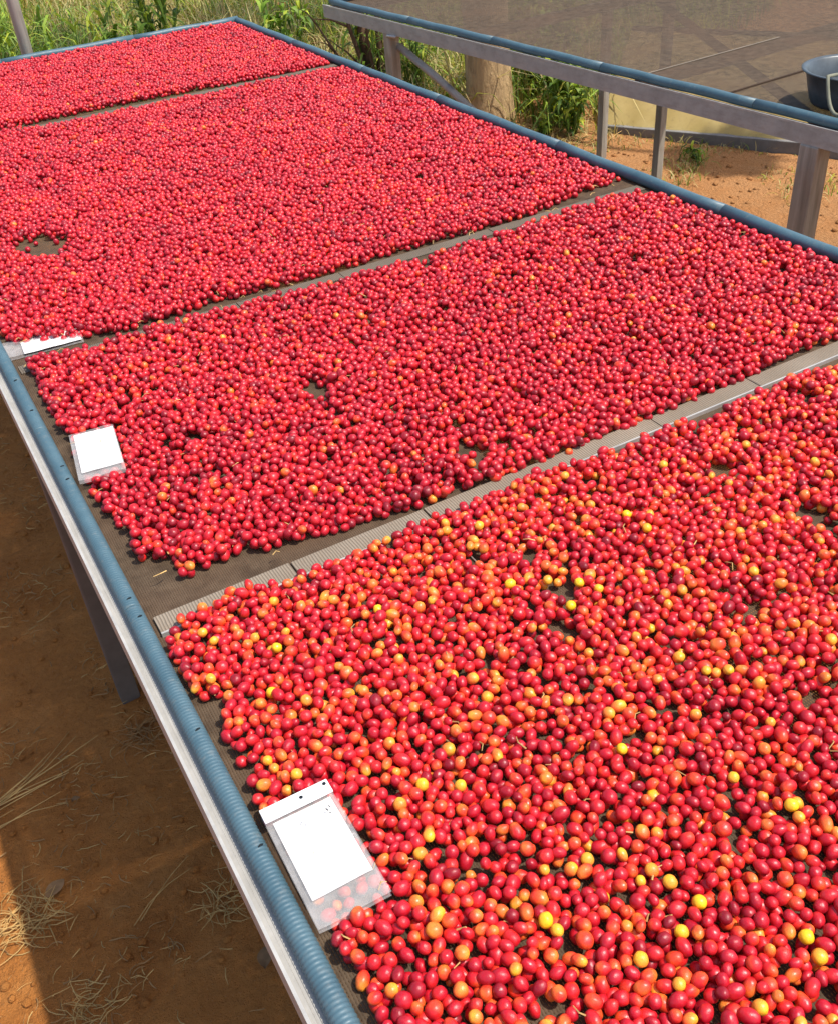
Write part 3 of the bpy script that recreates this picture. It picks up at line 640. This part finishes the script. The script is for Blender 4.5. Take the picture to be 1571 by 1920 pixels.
tub(2.545, 1.995, TZ + 0.002, 0.15, 0.10)

# ------------------------------------------------------------------ sheet panel and pole behind
pn = thing('sheet_panel', 'cream translucent sheet panel on grey plinth beyond the empty bed', 'panel', (4.3, 4.2, -0.06))
q0, q1 = Vector((3.90, 4.83, 0)), Vector((4.95, 3.05, 0)); pd = (q1 - q0).normalized(); pnrm = Vector((pd.y, -pd.x, 0)); zg = -0.065
m = MB(); gx_ = 60; pts = []
for side in (0, 1):
    for j in range(9):
        for i in range(gx_ + 1):
            p = q0 + (q1 - q0) * (i / gx_) + pnrm * (0.006 * math.sin(i * 1.1) + 0.004 * side + 0.01 * mnoise.noise((i * 0.2, j * 0.4, 3)) - 0.5 * j / 8); pts.append((p.x, p.y, zg + 0.055 + 0.42 * j / 8))
fs = []
for side in (0, 1):
    b = side * 9 * (gx_ + 1); fs += [(b + j * (gx_ + 1) + i, b + j * (gx_ + 1) + i + 1, b + (j + 1) * (gx_ + 1) + i + 1, b + (j + 1) * (gx_ + 1) + i) for j in range(8) for i in range(gx_)]
m.add(pts, fs); m.build('sheet', 'translucent_sheet', pn, True)
m = MB(); m.prism([(-0.03, -0.08), (0.03, -0.08), (0.03, 0.058), (-0.03, 0.058)], (q0.x, q0.y, zg), (q1.x, q1.y, zg), pnrm); m.build('plinth', 'plinth', pn, bevel=0.004)
m = MB(); m.prism([(-0.53, 0.45), (-0.49, 0.45), (-0.49, 0.49), (-0.53, 0.49)], (q0.x, q0.y, zg), (q1.x, q1.y, zg), pnrm); m.build('top_rail', 'dark_wood', pn, bevel=0.003)
pp = thing('pole', 'tall grey metal pole standing behind the far end of the bed', 'pole', (0.762, 4.80, 0))
m = MB(); m.tube([(0.762, 4.80, -0.05), (0.766, 4.80, 1.2), (0.764, 4.80, 2.9)], 0.025, 18); m.build('shaft', 'weathered_post', pp, True)
m = MB(); m.tube([(0.764, 4.80, 2.9), (0.764, 4.80, 2.93)], 0.028, 18); m.build('cap', 'slit_dark', pp, True)

# ------------------------------------------------------------------ vegetation
def blades(base, length, width, lean, colors, seg=4, az=None, rng=RNG, droop=0.6):
    n = len(base); az = rng.uniform(0, 2 * np.pi, n) if az is None else az
    d = np.c_[np.cos(az), np.sin(az), np.zeros(n)]; s = np.c_[-np.sin(az), np.cos(az), np.zeros(n)]
    tw = rng.uniform(-0.8, 0.8, n)[:, None]; s = s * np.cos(tw) + d * np.sin(tw)
    V = np.zeros((n, seg + 1, 2, 3)); Cc = np.zeros((n, seg + 1, 2, 3))
    for k in range(seg + 1):
        t = k / seg
        h = length * (t * np.cos(lean * t * (1 + droop * t))); o = length * t * np.sin(lean * t * (1 + droop * t))
        c = base + d * o[:, None] + np.c_[np.zeros(n), np.zeros(n), h]
        w = width * (0.55 + 0.9 * t) * (1 - t ** 2.2) + 0.0004
        V[:, k, 0] = c - s * w[:, None] / 2; V[:, k, 1] = c + s * w[:, None] / 2; Cc[:, k, :] = colors[:, None, :]
    idx = np.arange(n * (seg + 1) * 2).reshape(n, seg + 1, 2)
    F = np.stack([idx[:, :-1, 0], idx[:, :-1, 1], idx[:, 1:, 1], idx[:, 1:, 0]], -1).reshape(-1, 4)
    return V.reshape(-1, 3), F, Cc.reshape(-1, 3)
GREENS = np.array([(0.17, 0.28, 0.03), (0.26, 0.37, 0.045), (0.09, 0.16, 0.025), (0.45, 0.5, 0.05), (0.2, 0.28, 0.05)])
DRY = np.array([(0.5, 0.4, 0.17), (0.58, 0.48, 0.22), (0.4, 0.29, 0.12), (0.46, 0.43, 0.15)])
def zs(p): return np.array([gz(a, b) for a, b in p])
def grass(name, n, rect, lmin, lmax, wmin, wmax, dry_fn, label, clump=1.0, keep=None):
    p = np.c_[RNG.uniform(rect[0], rect[1], n), RNG.uniform(rect[2], rect[3], n)]
    den = np.array([mnoise.noise((a * 1.1, b * 1.1, 8)) + 0.6 * mnoise.noise((a * 3.4, b * 3.4, 1)) for a, b in p])
    k = den > RNG.uniform(-0.9, 0.35, n) * clump
    if keep is not None: k &= np.array([keep(a, b) for a, b in p])
    p = p[k]; den = den[k]; n = len(p)
    dry = np.array([dry_fn(a, b) for a, b in p]) + 0.5 * np.array([mnoise.noise((a * 1.7, b * 1.7, 20)) for a, b in p])
    isd = RNG.random(n) < dry
    col = np.where(isd[:, None], DRY[RNG.integers(0, 4, n)], GREENS[RNG.integers(0, 5, n)]) * RNG.uniform(0.75, 1.2, (n, 1))
    L = RNG.uniform(lmin, lmax, n) * (0.8 + 0.5 * den.clip(-0.5, 1)); W = RNG.uniform(wmin, wmax, n)
    v, f, c = blades(np.c_[p, zs(p) - 0.01], L, W, RNG.uniform(0.1, 1.0, n), col)
    o = link(name, np_mesh(name, v, f, 'leaf_blade', c)); return tag(o, label, 'grass', None, 'stuff')
grass('tall_grass', 52000, (-0.8, 7.0, 4.95, 12.5), 0.22, 0.6, 0.006, 0.016, lambda x, y: 0.22 + 0.5 * sstep(1.4, 2.6, x) * sstep(4.2, 3.2, x), 'tall green and straw coloured grass behind the drying beds', keep=lambda x, y: (y > 5.0 if x < 2.9 else y > 5.5 if x < 3.66 else y > 4.75 + 0.5 * (x - 3.66)))
grass('low_grass', 9000, (3.2, 5.6, 3.2, 5.6), 0.03, 0.12, 0.003, 0.008, lambda x, y: 0.6, 'short sparse grass on the bare earth beyond the empty bed', clump=1.4, keep=lambda x, y: mnoise.noise((x * 2.3, y * 2.3, 30)) > 0.0)
grass('roadside_grass', 22000, (-12, 24, 12.5, 34), 0.3, 0.9, 0.02, 0.05, lambda x, y: 0.35, 'far grass beyond the beds', clump=1.0)

def leafy_plant(x, y, h, nst, nleaf, ll, lw, label, group, colset=GREENS, spread=0.25, name='leafy_weed'):
    z = gz(x, y) - 0.02; t = thing(name, label, 'plant', (x, y, z), group); m = MB(); P = []; A = []
    for s in range(nst):
        a = random.uniform(0, 6.283); q = spread * random.uniform(0.3, 1); hh = h * random.uniform(0.7, 1.05)
        pts = [Vector((x + q * math.cos(a) * u ** 1.4 * h + 0.02 * math.cos(a), y + q * math.sin(a) * u ** 1.4 * h + 0.02 * math.sin(a), z + hh * u)) for u in (0, 0.33, 0.66, 1.0)]
        m.tube(pts, [0.006, 0.005, 0.004, 0.002], 5)
        for k in range(nleaf):
            u = random.uniform(0.12, 1.0) * 3; i = min(2, int(u)); P.append(pts[i].lerp(pts[i + 1], u - i)); A.append(random.uniform(0, 6.283))
    m.build('stem', 'straw_dark' if colset is DRY else 'weed_stem', t, True)
    n = len(P); col = colset[RNG.integers(0, len(colset), n)] * RNG.uniform(0.7, 1.25, (n, 1))
    v, f, c = blades(np.array([tuple(p) for p in P]), RNG.uniform(0.6, 1.1, n) * ll, RNG.uniform(0.7, 1.1, n) * lw, RNG.uniform(0.7, 1.5, n), col, 4, np.array(A), droop=0.4)
    link('leaves', np_mesh('leaves', v, f, 'leaf_blade', c), t); return t
simple('weed_stem', (0.14, 0.2, 0.05), 0.7)
WG = 'leafy weeds behind the beds'
for x, y, h, ns, nl, ll, lw, lab in (
    (3.78, 5.05, 0.42, 9, 16, 0.12, 0.035, 'leafy green weed right of the tree trunk'),
    (3.95, 5.35, 0.55, 10, 18, 0.12, 0.04, 'bushy green weed between tree trunk and sheet panel'),
    (3.60, 4.98, 0.14, 6, 9, 0.08, 0.025, 'low small weed at the foot of the tree trunk'),
    (3.3, 6.0, 0.5, 9, 16, 0.2, 0.022, 'long leaved green weed left of the tree trunk'),
    (3.15, 6.3, 0.6, 9, 16, 0.24, 0.024, 'tall long leaved weed behind the diagonal brace'),
    (3.6, 6.9, 0.75, 9, 18, 0.2, 0.03, 'dense dark weed under the far edge of the empty bed'),
    (1.25, 6.3, 0.85, 8, 20, 0.26, 0.02, 'tall bright green weed just right of the pole'),
    (0.95, 6.7, 0.9, 9, 18, 0.26, 0.02, 'tall yellow green weed behind the pole'),
    (1.75, 7.0, 0.75, 9, 20, 0.16, 0.035, 'dark leafy weed above the far hose'),
    (2.2, 7.8, 0.9, 9, 20, 0.18, 0.04, 'broad leafy weed above the far corner of the bed'),
    (2.95, 7.2, 0.6, 9, 20, 0.14, 0.04, 'dark shrubby weed near the empty bed corner'),
    (3.72, 4.86, 0.3, 9, 14, 0.09, 0.03, 'low leafy weed beside the dark thin leg'),
    (3.86, 5.12, 0.45, 9, 18, 0.1, 0.03, 'mid sized weed behind the dark thin leg'),
    (4.05, 5.7, 0.65, 10, 18, 0.14, 0.04, 'tall broad weed above the low leafy ones'),
    (4.3, 5.9, 0.6, 9, 18, 0.14, 0.045, 'leafy weed behind the sheet panel')):
    leafy_plant(x, y, h, ns, nl, ll, lw, lab, WG)
leafy_plant(3.98, 4.05, 0.11, 5, 7, 0.08, 0.02, 'small green tuft on bare earth in the dark shadow', None, spread=0.8)
leafy_plant(4.1, 2.95, 0.1, 5, 7, 0.08, 0.02, 'small green tuft on sunlit earth behind thick leg', None, spread=0.8)

# tree: stout trunk, limbs, crown above the picture
tr = thing('tree', 'stout pale barked tree trunk beyond the empty bed', 'tree', (3.55, 5.5, gz(3.55, 5.5)))
tx, ty, tz = 3.55, 5.5, gz(3.55, 5.5)
pts = [(tx, ty, tz - 0.1), (tx, ty, tz + 0.04), (tx + 0.005, ty, tz + 0.15), (tx - 0.01, ty, tz + 0.5), (tx - 0.015, ty, tz + 1.0), (tx, ty, tz + 1.7), (tx + 0.04, ty, tz + 2.4)]
m = MB(); m.tube(pts, [0.19, 0.165, 0.145, 0.137, 0.133, 0.13, 0.12], 28)
m.v = [(x + 0.012 * mnoise.noise((x * 9, y * 9, z * 2.5)), y + 0.012 * mnoise.noise((x * 9 + 5, y * 9, z * 2.5)), z) for x, y, z in m.v]
m.build('trunk', 'tree_bark', tr, True)
limbs = [((4.4, 4.4, 3.3), (5.33, 2.78, 3.35)), ((4.6, 7.0, 3.4), (5.0, 7.6, 3.9)), ((3.2, 6.7, 3.3), (2.7, 7.6, 3.9)), ((3.5, 5.9, 3.6), (3.3, 6.2, 4.6))]  # first limb and its leaf clump: unseen, added to cast shadow on the earth
LP = []
for a, b in limbs:
    m = MB(); m.tube([(tx + 0.03, ty, tz + 2.3), ((tx + a[0]) / 2, (ty + a[1]) / 2, 2.75), a, b], [0.1, 0.075, 0.05, 0.015], 10); m.build('limb', 'tree_bark', tr, True)
    c = Vector(b); R = 0.3 if b[1] < 3 else 0.85
    for _ in range(900 if b[1] < 3 else 1500):
        v = Vector((random.gauss(0, 1), random.gauss(0, 1), random.gauss(0, 0.7))).normalized() * R * random.random() ** 0.45; LP.append(c + v)
n = len(LP); v, f, c = blades(np.array([tuple(p) for p in LP]), RNG.uniform(0.08, 0.15, n), RNG.uniform(0.03, 0.05, n), RNG.uniform(0.8, 1.8, n), GREENS[RNG.integers(0, 5, n)] * RNG.uniform(0.7, 1.2, (n, 1)), 3)
link('crown', np_mesh('crown', v, f, 'leaf_blade', c), tr)

# dead shrub between the beds' far ends
sx_, sy_ = 3.12, 6.25; ds = thing('dead_shrub', 'bare dark brown shrub stems beside the far leg of the empty bed', 'shrub', (sx_, sy_, gz(sx_, sy_)))
for k, (ax, ay, h, r) in enumerate(((-0.05, 0.05, 0.95, 0.035), (0.12, -0.02, 0.9, 0.022), (-0.16, 0.0, 0.8, 0.018), (0.24, 0.1, 0.7, 0.014), (-0.3, 0.05, 0.6, 0.013), (0.06, 0.2, 1.0, 0.015), (0.36, -0.1, 0.5, 0.012), (-0.1, -0.2, 0.75, 0.012))):
    m = MB(); z0 = gz(sx_, sy_) - 0.03
    pts = [(sx_ + ax * 0.1, sy_ + ay * 0.1, z0), (sx_ + ax * 0.4 + 0.02, sy_ + ay * 0.4, z0 + h * 0.35), (sx_ + ax * 0.7 - 0.02, sy_ + ay * 0.8, z0 + h * 0.7), (sx_ + ax * 1.1, sy_ + ay * 1.2, z0 + h)]
    m.tube(pts, [r * 1.2, r, r * 0.75, r * 0.3], 8)
    for q in range(3):
        b = Vector(pts[1 + q % 3]); e = b + Vector((random.uniform(-0.25, 0.25), random.uniform(-0.15, 0.15), random.uniform(0.08, 0.3))); m.tube([b, b.lerp(e, 0.5) + Vector((0, 0, 0.02)), e], [r * 0.5, r * 0.35, r * 0.12], 5)
    m.build('stem', 'dead_bark', ds, True)

# dry litter on the earth at the left
def straw_mesh(n, pos_fn, lmin, lmax, rmin, rmax, zlift=0.004, up=0.0, bmax=0.9):
    m = MB()
    for _ in range(n):
        x, y, az = pos_fn(); L = random.uniform(lmin, lmax); r = random.uniform(rmin, rmax); bend = random.uniform(-bmax, bmax); pts = []
        upk = up * random.random()
        for u in (0, 0.33, 0.66, 1.0):
            a = az + bend * u; px, py = x + L * u * math.cos(a), y + L * u * math.sin(a); pts.append((px, py, gz(px, py) + zlift + upk * L * math.sin(u * 2.2) + 0.004 * random.random()))
        m.tube(pts, [r, r, r * 0.8, r * 0.4], 3, cap=False)
    return m
def anyw(): 
    while True:
        x, y = random.uniform(-0.8, 0.55), random.uniform(0.5, 3.4)
        if mnoise.noise((x * 4, y * 4, 11)) + 0.5 * mnoise.noise((x * 10, y * 10, 2)) > random.uniform(-0.25, 0.8): return x, y, random.uniform(0, 6.283)
tag(straw_mesh(1200, anyw, 0.006, 0.045, 0.0005, 0.0013, 0.004, 0.12).build('straw_litter', 'straw', None), 'scattered dry straw bits on the earth left of the bed', 'straw', None, 'stuff')
tag(straw_mesh(1100, anyw, 0.008, 0.04, 0.0008, 0.002, 0.003, 0.1).build('twig_litter', 'straw_dark', None), 'fine brown twigs and chaff on the earth left of the bed', 'twigs', None, 'stuff')
def tuft(name, x, y, n, L, label, mat='straw', up=0.25, az0=None, spread=6.283, r=(0.0007, 0.0014), rad=0.02):
    def f(): return x + random.gauss(0, rad), y + random.gauss(0, rad), (random.uniform(0, 6.283) if az0 is None else az0 + random.uniform(-spread, spread))
    o = straw_mesh(n, f, L * 0.5, L, r[0], r[1], 0.004, up, 0.9 if spread > 1 else 0.35).build(name, mat, None); return tag(o, label, 'dry grass')
tuft('dry_grass_tuft', -0.245, 1.39, 90, 0.075, 'dry straw tuft at left edge beside a pale dead leaf', rad=0.03)
tuft('dry_grass_tuft', -0.2, 1.14, 50, 0.06, 'small dry tuft in the bottom left corner', rad=0.03)
tuft('dry_grass_tuft', 0.1, 1.21, 45, 0.06, 'dry tuft on shaded earth close to the metal rail', 'straw', rad=0.02)
tuft('dry_grass_tuft', 0.1, 1.72, 70, 0.06, 'brown tuft at the foot of the bed leg', 'straw_dark', rad=0.03)
tuft('straw_bundle', -0.3, 1.68, 7, 0.36, 'long golden straw stalks lying at the left edge', 'straw', 0.08, 0.2, 0.1, (0.001, 0.002), 0.012)
tuft('straw_bundle', -0.33, 1.62, 6, 0.22, 'short bent straw stalks below the long golden ones', 'straw', 0.12, 0.5, 0.3, (0.001, 0.0017), 0.02)
tuft('straw_stalk', -0.06, 1.26, 2, 0.16, 'thin straw stalk leaning up across the dark earth', 'straw', 0.1, 0.75, 0.1, (0.001, 0.0014), 0.006)
for x, y, L, az, lab in ((-0.205, 1.41, 0.05, 0.6, 'pale brown dead leaf lying at left among straw'), (0.12, 1.03, 0.045, 1.2, 'tan dead leaf beside the rail near the bottom'), (-0.1, 1.62, 0.02, 0.2, 'tiny dead leaf scrap on shaded earth')):
    m = MB(); vs = []; 
    for i in range(7):
        u = i / 6; w = 0.32 * L * math.sin(math.pi * min(1, u * 0.95 + 0.03)) ** 0.8
        for s in (-1, 0, 1): vs.append((u * L, s * w, 0.006 + 0.006 * abs(s) * (1 - u) + 0.004 * math.sin(u * 3)))
    m.add(vs, [(i * 3 + s, i * 3 + s + 1, (i + 1) * 3 + s + 1, (i + 1) * 3 + s) for i in range(6) for s in (0, 1)])
    o = m.build('dead_leaf', 'dead_leaf', None, True); o.matrix_basis = Matrix.Translation((x, y, gz(x, y) + 0.004)) @ Matrix.Rotation(az, 4, 'Z'); tag(o, lab, 'leaf')
def litter2():
    return random.gauss(3.6, 0.2), random.gauss(5.05, 0.2), random.uniform(0, 6.283)
tag(straw_mesh(350, litter2, 0.04, 0.16, 0.001, 0.003, 0.006, 0.2).build('straw_litter', 'straw', None), 'dry straw litter round the foot of the tree', 'straw', None, 'stuff')
# clods and pebbles pressed into the earth
def clods(n, fn, rmin, rmax, mat, label):
    m = MB(); ico = bmesh.new(); bmesh.ops.create_icosphere(ico, subdivisions=1, radius=1.0); iv = [v.co.copy() for v in ico.verts]; jf = [tuple(v.index for v in f.verts) for f in ico.faces]; ico.free()
    for _ in range(n):
        x, y = fn(); r = rmin + (rmax - rmin) * random.random() ** 3; sq = random.uniform(0.45, 0.8); k = random.uniform(0, 50); z = gz(x, y)
        m.add([(x + p.x * r * (1 + 0.35 * mnoise.noise(p * 1.5 + Vector((k, 0, 0)))), y + p.y * r * (1 + 0.35 * mnoise.noise(p * 1.5 + Vector((0, k, 0)))), z + 0.003 + p.z * r * sq) for p in iv], jf)
    tag(m.build('soil_clods', mat, None, True), label, 'clods', None, 'stuff')
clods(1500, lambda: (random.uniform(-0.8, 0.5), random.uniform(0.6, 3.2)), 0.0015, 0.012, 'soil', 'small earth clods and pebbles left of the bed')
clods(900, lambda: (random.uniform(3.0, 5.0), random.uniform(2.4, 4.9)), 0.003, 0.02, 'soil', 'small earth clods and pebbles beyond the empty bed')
# fruit stalks and chaff among the cherries
m = MB()
for _ in range(520):
    x, y = random.uniform(0.13, 1.6), random.uniform(0.2, 2.4); a = random.uniform(0, 6.283); L = random.uniform(0.006, 0.02)
    if abs(y - 1.01) < 0.03: continue
    z = TZ + random.uniform(0.012, 0.02); m.tube([(x, y, z), (x + L * 0.5 * math.cos(a), y + L * 0.5 * math.sin(a), z + random.uniform(0, 0.004)), (x + L * math.cos(a + 0.4), y + L * math.sin(a + 0.4), z - 0.002)], [0.0005, 0.0007, 0.001], 4)
tag(m.build('fruit_stalks', 'straw', None), 'tiny dry fruit stalks scattered among the cherries', 'stalks', None, 'stuff')
